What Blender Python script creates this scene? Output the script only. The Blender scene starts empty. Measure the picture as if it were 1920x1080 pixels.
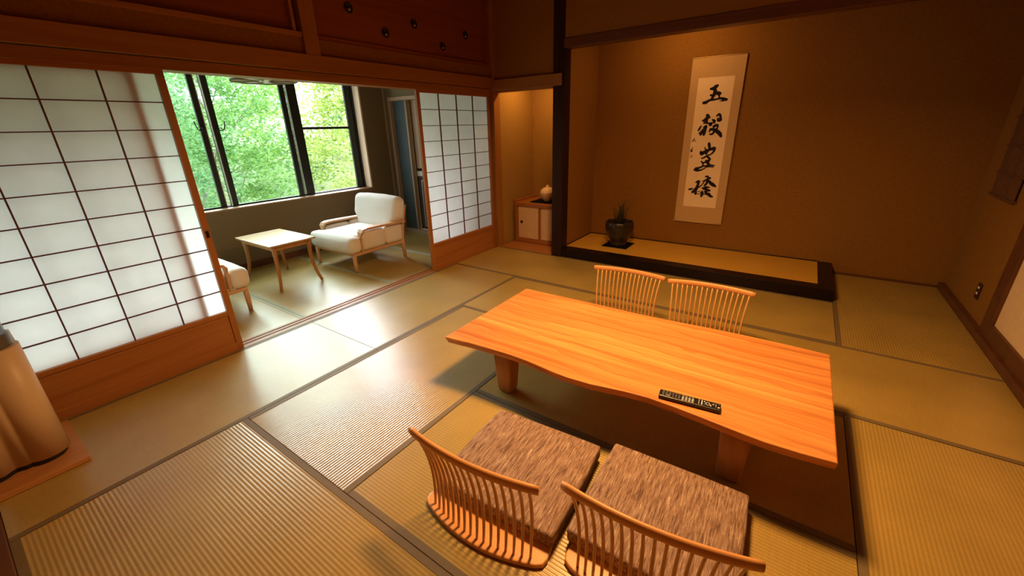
import bpy, bmesh, math, random
from mathutils import Vector, Matrix, noise

random.seed(7)
SC = bpy.context.scene
COL = SC.collection

# ---------------------------------------------------------------- camera
cam_d = bpy.data.cameras.new('camera')
cam = bpy.data.objects.new('camera', cam_d)
COL.objects.link(cam)
R_ = (0.8217599, 0.5692850, -0.0250051)
U_ = (-0.1830891, 0.3053340, 0.9344782)
F_ = (-0.5396193, 0.7633386, -0.3551411)
cam.matrix_world = Matrix(((R_[0], U_[0], -F_[0], 3.25574), (R_[1], U_[1], -F_[1], -4.31769),
                           (R_[2], U_[2], -F_[2], 1.51896), (0, 0, 0, 1)))
cam_d.sensor_width = 36
cam_d.lens = 761.93 / 1920 * 36
cam_d.shift_x = 0
cam_d.shift_y = -11.1 / 1920
cam_d.clip_start = 0.02
cam_d.clip_end = 300
SC.camera = cam

# ---------------------------------------------------------------- sky, sun, lamps, exposure
SC.view_settings.view_transform = 'Standard'
SC.view_settings.look = 'None'
SC.view_settings.gamma = 1
SC.view_settings.use_curve_mapping = False
SC.view_settings.exposure = 0.0
w = bpy.data.worlds.new('overcast_sky')
SC.world = w
w.use_nodes = True
bg = w.node_tree.nodes['Background']
bg.inputs[0].default_value = (0.86, 0.91, 1.0, 1)
bg.inputs[1].default_value = 4.2
SC.cycles.use_denoising = True
SC.cycles.max_bounces = 10
SC.cycles.transparent_max_bounces = 24
SC.cycles.diffuse_bounces = 4
SC.cycles.sample_clamp_indirect = 6

sun_d = bpy.data.lights.new('hazy_sun', 'SUN')
sun_d.energy = 21.0
sun_d.angle = math.radians(55)
sun_d.color = (0.88, 0.90, 1.0)
sun = bpy.data.objects.new('hazy_sun', sun_d)
COL.objects.link(sun)
sun.rotation_euler = Vector((-0.80, 0.40, 0.46)).to_track_quat('Z', 'Y').to_euler()


def area(name, loc, target, size, watts, color, shape='DISK', size_y=None, spread=None):
    d = bpy.data.lights.new(name, 'AREA')
    d.shape = shape
    d.size = size
    if size_y:
        d.size_y = size_y
    d.energy = watts
    d.color = color
    if spread:
        d.spread = math.radians(spread)
    o = bpy.data.objects.new(name, d)
    COL.objects.link(o)
    o.location = loc
    o.rotation_euler = (Vector(loc) - Vector(target)).to_track_quat('Z', 'Y').to_euler()
    return o


WARM = (1.0, 0.54, 0.19)
area('main_ceiling_light', (2.50, -2.38, 2.40), (2.50, -2.38, 0), 0.42, 84, WARM, spread=158)
area('alcove_downlight', (0.42, 0.38, 2.24), (0.42, 0.38, 0), 0.12, 9, (1.0, 0.52, 0.16))
area('tokonoma_light', (2.0, 0.22, 2.62), (2.0, 0.75, 0.6), 0.4, 9, WARM)  # unseen fill added behind the beam to keep the scroll lit
area('window_daylight_portal', (-2.25, -2.4, 1.47), (0, -2.4, 1.47), 4.0, 1, (1, 1, 1), 'RECTANGLE', 1.46)
bpy.data.lights['window_daylight_portal'].cycles.is_portal = True


# ---------------------------------------------------------------- materials
def nodes(name, rough=0.6, spec=0.3):
    m = bpy.data.materials.new(name)
    m.use_nodes = True
    nt = m.node_tree
    b = nt.nodes['Principled BSDF']
    b.inputs['Roughness'].default_value = rough
    b.inputs['Specular IOR Level'].default_value = spec
    return m, nt, b


def N(nt, typ, **kw):
    n = nt.nodes.new(typ)
    for k, v in kw.items():
        if k.startswith('_'):
            setattr(n, k[1:], v)
        else:
            n.inputs[k.replace('__', ' ')].default_value = v
    return n


def ramp(nt, stops):
    r = nt.nodes.new('ShaderNodeValToRGB')
    e = r.color_ramp.elements
    while len(e) < len(stops):
        e.new(0.5)
    for i, (p, c) in enumerate(stops):
        e[i].position = p
        e[i].color = (*c, 1)
    return r


def coords(nt, scale=(1, 1, 1), rot=(0, 0, 0)):
    tc = nt.nodes.new('ShaderNodeTexCoord')
    mp = nt.nodes.new('ShaderNodeMapping')
    mp.inputs['Scale'].default_value = scale
    mp.inputs['Rotation'].default_value = rot
    nt.links.new(tc.outputs['Object'], mp.inputs['Vector'])
    return mp


def plain(name, c, rough=0.6, spec=0.3, metal=0, var=0.0, scale=20, bump=0.0):
    m, nt, b = nodes(name, rough, spec)
    b.inputs['Metallic'].default_value = metal
    mp = coords(nt)
    nz = N(nt, 'ShaderNodeTexNoise', Scale=scale, Detail=4.0)
    nt.links.new(mp.outputs[0], nz.inputs['Vector'])
    lo = tuple(max(0, x * (1 - var)) for x in c)
    hi = tuple(min(1, x * (1 + var)) for x in c)
    r = ramp(nt, [(0.3, lo), (0.7, hi)])
    nt.links.new(nz.outputs['Fac'], r.inputs[0])
    nt.links.new(r.outputs[0], b.inputs['Base Color'])
    if bump:
        bp = N(nt, 'ShaderNodeBump', Strength=bump, Distance=0.01)
        nt.links.new(nz.outputs['Fac'], bp.inputs['Height'])
        nt.links.new(bp.outputs[0], b.inputs['Normal'])
    return m


def wood(name, dark, light, axis='x', rough=0.45, spec=0.35, grain=1.0, coarse=1.0, coat=0.0, contrast=(0.35, 0.68)):
    m, nt, b = nodes(name, rough, spec)
    s = {'x': (0.6, 9, 9), 'y': (9, 0.6, 9), 'z': (9, 9, 0.6)}[axis]
    mp = coords(nt, tuple(v * grain for v in s))
    n1 = N(nt, 'ShaderNodeTexNoise', Scale=1.1 * coarse, Detail=7.0, Roughness=0.62, Distortion=0.9)
    nt.links.new(mp.outputs[0], n1.inputs['Vector'])
    mp2 = coords(nt, tuple(v * grain * (1 if v < 1 else 7) for v in s))
    n2 = N(nt, 'ShaderNodeTexNoise', Scale=1.6, Detail=5.0, Roughness=0.7)
    nt.links.new(mp2.outputs[0], n2.inputs['Vector'])
    mx = nt.nodes.new('ShaderNodeMix')
    mx.inputs[0].default_value = 0.35
    nt.links.new(n1.outputs['Fac'], mx.inputs[2])
    nt.links.new(n2.outputs['Fac'], mx.inputs[3])
    mid = tuple((a + c) / 2 for a, c in zip(dark, light))
    r = ramp(nt, [(contrast[0], dark), (0.5, mid), (contrast[1], light)])
    nt.links.new(mx.outputs[0], r.inputs[0])
    nt.links.new(r.outputs[0], b.inputs['Base Color'])
    if coat:
        b.inputs['Coat Weight'].default_value = coat
        b.inputs['Coat Roughness'].default_value = 0.25
    bp = N(nt, 'ShaderNodeBump', Strength=0.06, Distance=0.004)
    nt.links.new(n2.outputs['Fac'], bp.inputs['Height'])
    nt.links.new(bp.outputs[0], b.inputs['Normal'])
    return m


def tatami(name, axis, c_lo, c_hi, pitch=0.0158, rough=0.30, sheen=0.0):
    """rush mat: shallow ridges that run along axis"""
    m, nt, b = nodes(name, rough, 0.9)
    mp = coords(nt)
    wv = N(nt, 'ShaderNodeTexWave', Scale=math.pi * 2 / pitch / 20.0)
    wv.bands_direction = 'Y' if axis == 'x' else 'X'
    wv.wave_profile = 'SIN'
    nt.links.new(mp.outputs[0], wv.inputs['Vector'])
    st = coords(nt, (3, 160, 1) if axis == 'y' else (160, 3, 1))
    n1 = N(nt, 'ShaderNodeTexNoise', Scale=3.0, Detail=4.0, Roughness=0.7)
    nt.links.new(st.outputs[0], n1.inputs['Vector'])
    n2 = N(nt, 'ShaderNodeTexNoise', Scale=2.2, Detail=3.0)
    nt.links.new(mp.outputs[0], n2.inputs['Vector'])
    a1 = nt.nodes.new('ShaderNodeMix')
    a1.inputs[0].default_value = 0.45
    nt.links.new(n1.outputs['Fac'], a1.inputs[2])
    nt.links.new(n2.outputs['Fac'], a1.inputs[3])
    a2 = nt.nodes.new('ShaderNodeMix')
    a2.inputs[0].default_value = 0.18
    nt.links.new(a1.outputs[0], a2.inputs[2])
    nt.links.new(wv.outputs['Fac'], a2.inputs[3])
    r = ramp(nt, [(0.28, c_lo), (0.72, c_hi)])
    nt.links.new(a2.outputs[0], r.inputs[0])
    nt.links.new(r.outputs[0], b.inputs['Base Color'])
    bp = N(nt, 'ShaderNodeBump', Strength=0.42, Distance=0.0022)
    nt.links.new(wv.outputs['Fac'], bp.inputs['Height'])
    nt.links.new(bp.outputs[0], b.inputs['Normal'])
    return m


M = {}
TL, TH = (0.26, 0.174, 0.042), (0.52, 0.345, 0.092)
M['tatami_x'] = tatami('tatami_x', 'x', TL, TH)
M['tatami_y'] = tatami('tatami_y', 'y', TL, TH)
M['heri'] = plain('mat_border_cloth', (0.17, 0.120, 0.060), 0.60, 0.3, var=0.12, scale=300)
M['heri_green'] = plain('mat_border_cloth_green', (0.37, 0.35, 0.22), 0.6, 0.3, var=0.1, scale=300)
M['goza'] = tatami('alcove_rush_mat', 'x', (0.60, 0.31, 0.035), (0.84, 0.46, 0.07), pitch=0.008)
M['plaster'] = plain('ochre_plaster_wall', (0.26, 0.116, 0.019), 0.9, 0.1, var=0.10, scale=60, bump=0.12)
M['plaster_alcove'] = plain('alcove_plaster_wall', (0.38, 0.22, 0.060), 0.9, 0.1, var=0.08, scale=60, bump=0.12)  # lighter copy of the wall plaster, alcove light put into the colour
M['plaster_veranda'] = plain('veranda_plaster_wall', (0.21, 0.155, 0.085), 0.9, 0.1, var=0.08, scale=60, bump=0.1)
M['ceiling'] = wood('ceiling_cedar', (0.20, 0.10, 0.04), (0.32, 0.18, 0.08), 'y')
M['trim_x'] = wood('trim_wood_x', (0.27, 0.106, 0.023), (0.39, 0.17, 0.042), 'x')
M['trim_y'] = wood('trim_wood_y', (0.27, 0.106, 0.023), (0.39, 0.17, 0.042), 'y')
M['trim_z'] = wood('trim_wood_z', (0.27, 0.106, 0.023), (0.39, 0.17, 0.042), 'z')
M['shoji_y'] = wood('shoji_wood_y', (0.30, 0.105, 0.028), (0.43, 0.165, 0.045), 'y')
M['shoji_z'] = wood('shoji_wood_z', (0.30, 0.105, 0.028), (0.43, 0.165, 0.045), 'z')
M['lattice'] = plain('shoji_lattice_wood', (0.12, 0.035, 0.022), 0.6, 0.2, var=0.1)
M['red_board'] = wood('transom_board_wood', (0.20, 0.050, 0.014), (0.29, 0.085, 0.022), 'y')
M['black_wood'] = plain('black_lacquer_wood', (0.008, 0.003, 0.003), 0.30, 0.25, var=0.2)
M['post_wood'] = wood('dark_post_wood', (0.018, 0.007, 0.005), (0.036, 0.016, 0.011), 'z', rough=0.45, spec=0.12)
M['beam_wood'] = wood('reddish_beam_wood', (0.085, 0.030, 0.012), (0.15, 0.055, 0.022), 'x')
M['slab'] = wood('table_slab_wood', (0.54, 0.175, 0.042), (0.84, 0.36, 0.105), 'x', rough=0.42, spec=0.3, grain=0.85, coarse=0.8, contrast=(0.38, 0.60))
# cathedral grain: distorted bands mixed into the slab colour
nt = M['slab'].node_tree
b = nt.nodes['Principled BSDF']
src = b.inputs['Base Color'].links[0].from_socket
mp = coords(nt, (0.32, 1.0, 1.0), (0, 0, 0.05))
wv = N(nt, 'ShaderNodeTexWave', Scale=3.2, Distortion=7.0, Detail=3.0)
wv.inputs['Detail Scale'].default_value = 1.3
wv.inputs['Detail Roughness'].default_value = 0.6
wv.bands_direction = 'Y'
wv.wave_profile = 'SAW'
nt.links.new(mp.outputs[0], wv.inputs['Vector'])
rr = ramp(nt, [(0.0, (0.66, 0.58, 0.50)), (0.25, (0.90, 0.87, 0.84)), (0.9, (1.0, 1.0, 1.0))])
nt.links.new(wv.outputs['Fac'], rr.inputs[0])
mm = nt.nodes.new('ShaderNodeMix')
mm.data_type = 'RGBA'
mm.blend_type = 'MULTIPLY'
mm.inputs[0].default_value = 0.75
nt.links.new(src, mm.inputs[6])
nt.links.new(rr.outputs[0], mm.inputs[7])
nt.links.new(mm.outputs[2], b.inputs['Base Color'])
M['slab_leg'] = wood('table_leg_wood', (0.42, 0.19, 0.06), (0.60, 0.30, 0.10), 'z', rough=0.5)
M['chair_wood'] = wood('floor_chair_wood', (0.60, 0.26, 0.085), (0.74, 0.36, 0.13), 'x', rough=0.35, spec=0.45)
M['spindle_wood'] = wood('floor_chair_spindle_wood', (0.56, 0.28, 0.085), (0.70, 0.38, 0.13), 'z', rough=0.35, spec=0.45)
def heather(name, stops):
    m, nt, b = nodes(name, 0.95, 0.05)
    mp = coords(nt, (100, 9, 60))
    n1 = N(nt, 'ShaderNodeTexNoise', Scale=1.5, Detail=3.0, Roughness=0.75, Distortion=0.3)
    nt.links.new(mp.outputs[0], n1.inputs['Vector'])
    r = ramp(nt, stops)
    nt.links.new(n1.outputs['Fac'], r.inputs[0])
    nt.links.new(r.outputs[0], b.inputs['Base Color'])
    bp = N(nt, 'ShaderNodeBump', Strength=0.5, Distance=0.003)
    nt.links.new(n1.outputs['Fac'], bp.inputs['Height'])
    nt.links.new(bp.outputs[0], b.inputs['Normal'])
    return m


M['seat_cloth'] = heather('heathered_brown_cloth', [(0.30, (0.09, 0.048, 0.035)), (0.45, (0.23, 0.135, 0.095)), (0.57, (0.34, 0.22, 0.155)), (0.72, (0.56, 0.42, 0.32))])
M['armchair_wood'] = wood('armchair_wood', (0.55, 0.30, 0.15), (0.68, 0.40, 0.22), 'y', rough=0.4)
M['armchair_cloth'] = plain('cream_boucle_cloth', (0.80, 0.75, 0.70), 0.95, 0.1, var=0.05, scale=120, bump=0.25)
M['side_wood'] = wood('side_table_wood', (0.36, 0.16, 0.055), (0.50, 0.25, 0.10), 'z', rough=0.35)
M['side_top'] = wood('side_table_top_wood', (0.52, 0.33, 0.17), (0.66, 0.46, 0.27), 'y', rough=0.2, spec=0.9)
M['black_metal'] = plain('black_aluminium', (0.010, 0.014, 0.010), 0.42, 0.5, var=0.1)
M['grey_metal'] = plain('grey_track_metal', (0.55, 0.56, 0.52), 0.35, 0.5, metal=0.6)
M['pale_wood'] = wood('pale_window_wood', (0.78, 0.60, 0.40), (0.88, 0.70, 0.50), 'z')
M['pale_wood_y'] = wood('pale_window_wood_y', (0.34, 0.21, 0.11), (0.44, 0.28, 0.16), 'y')
M['black_plastic'] = plain('black_plastic', (0.010, 0.008, 0.010), 0.35, 0.5)
M['button_grey'] = plain('button_grey', (0.30, 0.26, 0.24), 0.5, 0.4)
M['button_white'] = plain('button_white', (0.85, 0.80, 0.76), 0.5, 0.4)
M['scroll_cloth'] = plain('scroll_mounting_silk', (0.56, 0.35, 0.15), 0.8, 0.15, var=0.05, scale=80)
M['scroll_paper'] = plain('scroll_paper', (0.88, 0.65, 0.38), 0.8, 0.15, var=0.03, scale=30)
M['ink'] = plain('black_ink', (0.012, 0.006, 0.008), 0.6, 0.2)
M['seal_ink'] = plain('faded_seal_ink', (0.55, 0.33, 0.15), 0.8, 0.1)
M['pot'] = plain('dark_glazed_stoneware', (0.028, 0.017, 0.010), 0.34, 0.4, var=0.35, scale=14, bump=0.15)
M['black_mat'] = plain('black_cloth_mat', (0.006, 0.006, 0.009), 0.8, 0.1)
M['stem'] = plain('dark_plant_stem', (0.075, 0.055, 0.022), 0.7, 0.2, var=0.3)
M['blade'] = plain('dark_green_blade', (0.05, 0.045, 0.016), 0.6, 0.3, var=0.3)
M['soil'] = plain('potting_soil', (0.02, 0.013, 0.008), 0.95, 0.05, var=0.4, scale=80, bump=0.4)
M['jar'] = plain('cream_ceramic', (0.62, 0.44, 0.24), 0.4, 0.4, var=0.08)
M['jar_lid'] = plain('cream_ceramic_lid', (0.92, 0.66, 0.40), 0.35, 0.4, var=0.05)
M['fusuma'] = plain('sliding_door_paper', (0.78, 0.55, 0.32), 0.8, 0.1, var=0.04)
M['cab_wood'] = wood('cabinet_wood', (0.33, 0.115, 0.028), (0.44, 0.17, 0.045), 'x', rough=0.35)
M['purifier'] = plain('champagne_plastic', (0.68, 0.49, 0.32), 0.42, 0.4, var=0.04, scale=200)
M['purifier_dark'] = plain('smoky_grey_plastic', (0.10, 0.095, 0.095), 0.3, 0.5, var=0.3, scale=30)
M['mark_pale'] = plain('pale_print', (0.62, 0.42, 0.22), 0.6, 0.2)
M['board'] = wood('stand_board_wood', (0.40, 0.16, 0.05), (0.56, 0.26, 0.09), 'y')
M['teal_door'] = plain('dark_teal_panel', (0.060, 0.085, 0.088), 0.5, 0.4, var=0.15, scale=5)
M['brown_panel'] = wood('washroom_panel', (0.36, 0.25, 0.15), (0.46, 0.33, 0.21), 'z', rough=0.5)
M['dark_cabinet'] = plain('dark_cabinet_panel', (0.035, 0.033, 0.030), 0.35, 0.5)
M['counter'] = plain('pale_counter', (0.55, 0.52, 0.47), 0.3, 0.5)
M['bamboo'] = wood('dark_bamboo_slats', (0.085, 0.03, 0.012), (0.18, 0.075, 0.03), 'z', rough=0.6, grain=3)
M['outlet'] = plain('brown_outlet_plate', (0.045, 0.018, 0.010), 0.5, 0.3)
M['inlay'] = plain('dark_blue_ceramic_inlay', (0.014, 0.012, 0.022), 0.2, 0.6)
M['inlay_dot'] = plain('pale_inlay_dot', (0.62, 0.42, 0.30), 0.4, 0.5)
M['trunk'] = plain('grey_tree_bark', (0.34, 0.31, 0.27), 0.9, 0.1, var=0.3, scale=12, bump=0.3)
M['lamp_paper'] = plain('white_lamp_panel', (0.80, 0.80, 0.70), 0.6, 0.2)
M['lamp_wood'] = plain('brown_lamp_lattice', (0.14, 0.085, 0.045), 0.6, 0.2)
M['ground'] = plain('wooded_slope', (0.42, 0.46, 0.30), 0.95, 0.05, var=0.4, scale=1.2)

# translucent paper
m, nt, b = nodes('shoji_paper', 0.9, 0.1)
mp = coords(nt)
nz = N(nt, 'ShaderNodeTexNoise', Scale=9.0, Detail=5.0)
nt.links.new(mp.outputs[0], nz.inputs['Vector'])
rp = ramp(nt, [(0.3, (0.88, 0.84, 0.845)), (0.7, (0.93, 0.89, 0.90))])
nt.links.new(nz.outputs['Fac'], rp.inputs[0])
di = nt.nodes.new('ShaderNodeBsdfDiffuse')
tr = nt.nodes.new('ShaderNodeBsdfTranslucent')
mx = nt.nodes.new('ShaderNodeMixShader')
mx.inputs[0].default_value = 0.74
nt.links.new(rp.outputs[0], di.inputs[0])
nt.links.new(rp.outputs[0], tr.inputs[0])
nt.links.new(di.outputs[0], mx.inputs[1])
nt.links.new(tr.outputs[0], mx.inputs[2])
nt.links.new(mx.outputs[0], nt.nodes['Material Output'].inputs[0])
nt.nodes.remove(b)
M['paper'] = m


def glass(name, tint):
    m, nt, b = nodes(name)
    t = nt.nodes.new('ShaderNodeBsdfTransparent')
    t.inputs[0].default_value = (*tint, 1)
    g = nt.nodes.new('ShaderNodeBsdfGlossy')
    g.inputs['Roughness'].default_value = 0.02
    mx = nt.nodes.new('ShaderNodeMixShader')
    mx.inputs[0].default_value = 0.04
    nt.links.new(t.outputs[0], mx.inputs[1])
    nt.links.new(g.outputs[0], mx.inputs[2])
    nt.links.new(mx.outputs[0], nt.nodes['Material Output'].inputs[0])
    nt.nodes.remove(b)
    return m


M['glass'] = glass('window_glass', (0.86, 0.98, 0.90))
M['glass_clear'] = glass('clear_window_glass', (0.97, 0.99, 0.96))


def leaf(name, lo, hi):
    m, nt, b = nodes(name, 0.6, 0.2)
    gi = nt.nodes.new('ShaderNodeNewGeometry')
    r = ramp(nt, [(0.0, lo), (1.0, hi)])
    nt.links.new(gi.outputs['Random Per Island'], r.inputs[0])
    di = nt.nodes.new('ShaderNodeBsdfDiffuse')
    tr = nt.nodes.new('ShaderNodeBsdfTranslucent')
    mx = nt.nodes.new('ShaderNodeMixShader')
    mx.inputs[0].default_value = 0.5
    for s in (di, tr):
        nt.links.new(r.outputs[0], s.inputs[0])
    nt.links.new(di.outputs[0], mx.inputs[1])
    nt.links.new(tr.outputs[0], mx.inputs[2])
    nt.links.new(mx.outputs[0], nt.nodes['Material Output'].inputs[0])
    nt.nodes.remove(b)
    return m


M['leaf_a'] = leaf('fresh_green_leaves', (0.13, 0.27, 0.07), (0.42, 0.60, 0.22))
M['leaf_b'] = leaf('yellow_green_leaves', (0.22, 0.36, 0.06), (0.56, 0.66, 0.22))
M['leaf_c'] = leaf('cool_green_leaves', (0.12, 0.25, 0.11), (0.38, 0.56, 0.30))


# ---------------------------------------------------------------- mesh helpers
class MB:
    """collects shapes into one mesh"""

    def __init__(s):
        s.bm = bmesh.new()

    def _merge(s, b2, mat=None, smooth=False):
        if mat is not None:
            b2.transform(mat)
        for f in b2.faces:
            f.smooth = smooth
        me = bpy.data.meshes.new('tmp')
        b2.to_mesh(me)
        b2.free()
        s.bm.from_mesh(me)
        bpy.data.meshes.remove(me)
        return s

    def box(s, x0, x1, y0, y1, z0, z1, bev=0.0, mat=None, seg=2):
        b2 = bmesh.new()
        bmesh.ops.create_cube(b2, size=1)
        for v in b2.verts:
            v.co = Vector(((x0 + x1) / 2 + v.co.x * (x1 - x0), (y0 + y1) / 2 + v.co.y * (y1 - y0), (z0 + z1) / 2 + v.co.z * (z1 - z0)))
        if bev:
            bmesh.ops.bevel(b2, geom=b2.edges[:], offset=bev, segments=seg, profile=0.5, affect='EDGES')
        return s._merge(b2, mat, smooth=False)

    def soft(s, x0, x1, y0, y1, z0, z1, r=0.04, puff=0.0, mat=None, seg=4, wob=0.0, cuts=6, fn=None):
        """cushion: rounded box whose faces bulge a little"""
        b2 = bmesh.new()
        bmesh.ops.create_cube(b2, size=1)
        c = Vector(((x0 + x1) / 2, (y0 + y1) / 2, (z0 + z1) / 2))
        d = Vector((x1 - x0, y1 - y0, z1 - z0))
        for v in b2.verts:
            v.co = Vector((v.co.x * d.x, v.co.y * d.y, v.co.z * d.z))
        bmesh.ops.bevel(b2, geom=b2.edges[:], offset=min(r, min(d) * 0.49), segments=seg, profile=0.5, affect='EDGES')
        bmesh.ops.subdivide_edges(b2, edges=[e for e in b2.edges if e.calc_length() > max(d) * 0.3], cuts=cuts, use_grid_fill=True)
        for v in b2.verts:
            u = Vector((v.co.x / d.x * 2, v.co.y / d.y * 2, v.co.z / d.z * 2))
            k = puff * Vector((u.x * (1 - u.y ** 2) * (1 - u.z ** 2), u.y * (1 - u.x ** 2) * (1 - u.z ** 2), u.z * (1 - u.x ** 2) * (1 - u.y ** 2)))
            v.co += k
            if wob:
                v.co += v.co.normalized() * wob * noise.noise(v.co * 9 + c)
            v.co += c
            if fn:
                v.co = Vector(fn(v.co))
        return s._merge(b2, mat, smooth=True)

    def tube(s, pts, rad, sides=10, closed=False, mat=None, flat=(1, 1)):
        pts = [Vector(p) for p in pts]
        if not isinstance(rad, (list, tuple)):
            rad = [rad] * len(pts)
        b2 = bmesh.new()
        rings = []
        up = None
        for i, p in enumerate(pts):
            t = (pts[min(i + 1, len(pts) - 1)] - pts[max(i - 1, 0)]).normalized()
            if up is None:
                up = Vector((0, 0, 1)) if abs(t.z) < 0.9 else Vector((0, 1, 0))
            a = t.cross(up).normalized()
            n = a.cross(t).normalized()
            up = n
            rings.append([b2.verts.new(p + (a * math.cos(2 * math.pi * k / sides) * flat[0] + n * math.sin(2 * math.pi * k / sides) * flat[1]) * rad[i]) for k in range(sides)])
        for i in range(len(rings) - 1):
            for k in range(sides):
                b2.faces.new((rings[i][k], rings[i][(k + 1) % sides], rings[i + 1][(k + 1) % sides], rings[i + 1][k]))
        if not closed:
            b2.faces.new(rings[0][::-1])
            b2.faces.new(rings[-1])
        bmesh.ops.recalc_face_normals(b2, faces=b2.faces[:])
        return s._merge(b2, mat, smooth=True)

    def lathe(s, prof, c=(0, 0, 0), sides=40, mat=None, wave=None):
        b2 = bmesh.new()
        rings = []
        for r, z in prof:
            ring = []
            for k in range(sides):
                a = 2 * math.pi * k / sides
                rr, zz = (r, z) if not wave else wave(r, z, a)
                ring.append(b2.verts.new((c[0] + rr * math.cos(a), c[1] + rr * math.sin(a), c[2] + zz)))
            rings.append(ring)
        for i in range(len(rings) - 1):
            for k in range(sides):
                b2.faces.new((rings[i][k], rings[i][(k + 1) % sides], rings[i + 1][(k + 1) % sides], rings[i + 1][k]))
        b2.faces.new(rings[0][::-1])
        b2.faces.new(rings[-1])
        bmesh.ops.recalc_face_normals(b2, faces=b2.faces[:])
        return s._merge(b2, mat, smooth=True)

    def prism(s, outline, z0, z1, bev=0.0, mat=None, inset_bottom=None, seg=2, smooth=False):
        """outline: (x, y) list extruded z0..z1; inset_bottom(x, y) -> (x, y) reshapes the bottom"""
        b2 = bmesh.new()
        top = [b2.verts.new((x, y, z1)) for x, y in outline]
        bot = [b2.verts.new((*(inset_bottom(x, y) if inset_bottom else (x, y)), z0)) for x, y in outline]
        n = len(outline)
        b2.faces.new(top)
        b2.faces.new(bot[::-1])
        for i in range(n):
            b2.faces.new((top[i], bot[i], bot[(i + 1) % n], top[(i + 1) % n]))
        bmesh.ops.recalc_face_normals(b2, faces=b2.faces[:])
        if bev:
            es = [e for e in b2.edges if len({round(v.co.z, 5) for v in e.verts}) == 1]
            bmesh.ops.bevel(b2, geom=es, offset=bev, segments=seg, profile=0.5, affect='EDGES')
        return s._merge(b2, mat, smooth=smooth)

    def poly(s, verts, faces, mat=None, smooth=False):
        b2 = bmesh.new()
        vs = [b2.verts.new(v) for v in verts]
        for f in faces:
            b2.faces.new([vs[i] for i in f])
        return s._merge(b2, mat, smooth)

    def build(s, name, mat, parent=None, local=False):
        """local: the shapes are already in the parent's own coordinates"""
        me = bpy.data.meshes.new(name)
        if parent is not None and not local:
            loc = parent.matrix_basis.translation.copy()
            q = parent.parent
            while q:
                loc += q.matrix_basis.translation
                q = q.parent
            s.bm.transform(Matrix.Translation(-loc))
        s.bm.to_mesh(me)
        s.bm.free()
        o = bpy.data.objects.new(name, me)
        for mm in (mat if isinstance(mat, (list, tuple)) else [mat]):
            me.materials.append(mm)
        COL.objects.link(o)
        if parent is not None:
            o.parent = parent
        return o


def tag(o, label, cat, group=None):
    o['label'] = label
    o['category'] = cat
    if group:
        o['group'] = group
    return o


def thing(name, label, cat, loc=(0, 0, 0), rotz=0.0, group=None):
    o = bpy.data.objects.new(name, None)
    o.empty_display_size = 0.1
    COL.objects.link(o)
    o.location = loc
    o.rotation_euler = (0, 0, rotz)
    return tag(o, label, cat, group)


def struct(o):
    o['kind'] = 'structure'
    return o


def snode(name, loc=(0, 0, 0)):
    o = bpy.data.objects.new(name, None)
    COL.objects.link(o)
    o.location = loc
    return struct(o)


def copy_tree(o, parent=None):
    c = o.copy()
    COL.objects.link(c)
    c.parent = parent
    for ch in [x for x in bpy.data.objects if x.parent == o]:
        copy_tree(ch, c)
    return c


def B(x0, x1, y0, y1, z0, z1, bev=0.0):
    return MB().box(x0, x1, y0, y1, z0, z1, bev)


# ================================================================ ROOM SHELL
FZ = -0.03            # top of the sub-floor; the mats are 3 cm thick
struct(B(-2.25, 4.70, -4.80, 1.05, -0.20, FZ).build('floor', M['trim_y']))
struct(B(-0.12, 4.66, -4.80, 1.05, 2.95, 3.05).build('ceiling', M['ceiling']))
struct(B(-2.30, -0.12, -4.80, 1.05, 2.32, 2.42).build('ceiling', M['ceiling']))

# wall over the sliding screens (west side of the main room)
mb = MB()
mb.box(-0.10, -0.005, -4.65, 0.0, 2.07, 2.192)
mb.box(-0.10, -0.06, -4.65, 0.0, 2.192, 2.95)
struct(mb.build('wall_west', M['plaster']))
# north wall: upper parts either side of the dark post, back of the alcoves
mb = MB()
mb.box(-0.02, 0.84, 0.0, 0.08, 2.04, 2.95)
mb.box(0.955, 4.54, 0.0, 0.10, 2.375, 2.95)
struct(mb.build('wall_north', M['plaster']))
struct(B(0.90, 4.66, 0.92, 1.02, FZ, 2.95).build('wall_tokonoma_back', M['plaster']))
mb = MB()
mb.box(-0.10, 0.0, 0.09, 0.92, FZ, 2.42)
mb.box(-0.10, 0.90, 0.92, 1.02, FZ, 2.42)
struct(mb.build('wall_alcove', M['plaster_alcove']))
struct(B(0.0, 0.012, 0.906, 0.92, 0.55, 2.30, 0.002).build('trim_16', M['board']))
struct(B(0.0, 0.86, 0.08, 0.92, 2.30, 2.36).build('ceiling_alcove', M['ceiling']))
struct(B(0.86, 0.945, 0.14, 0.92, FZ, 2.95).build('wall_between_alcoves', M['plaster']))
struct(B(4.54, 4.66, -0.22, 0.92, FZ, 2.95).build('wall_east', M['plaster']))
struct(B(4.54, 4.66, -4.80, -0.22, 1.95, 2.95).build('wall_east', M['plaster']))
struct(B(-0.12, 4.70, -4.80, -4.66, FZ, 2.95).build('wall_south', M['plaster']))

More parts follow.
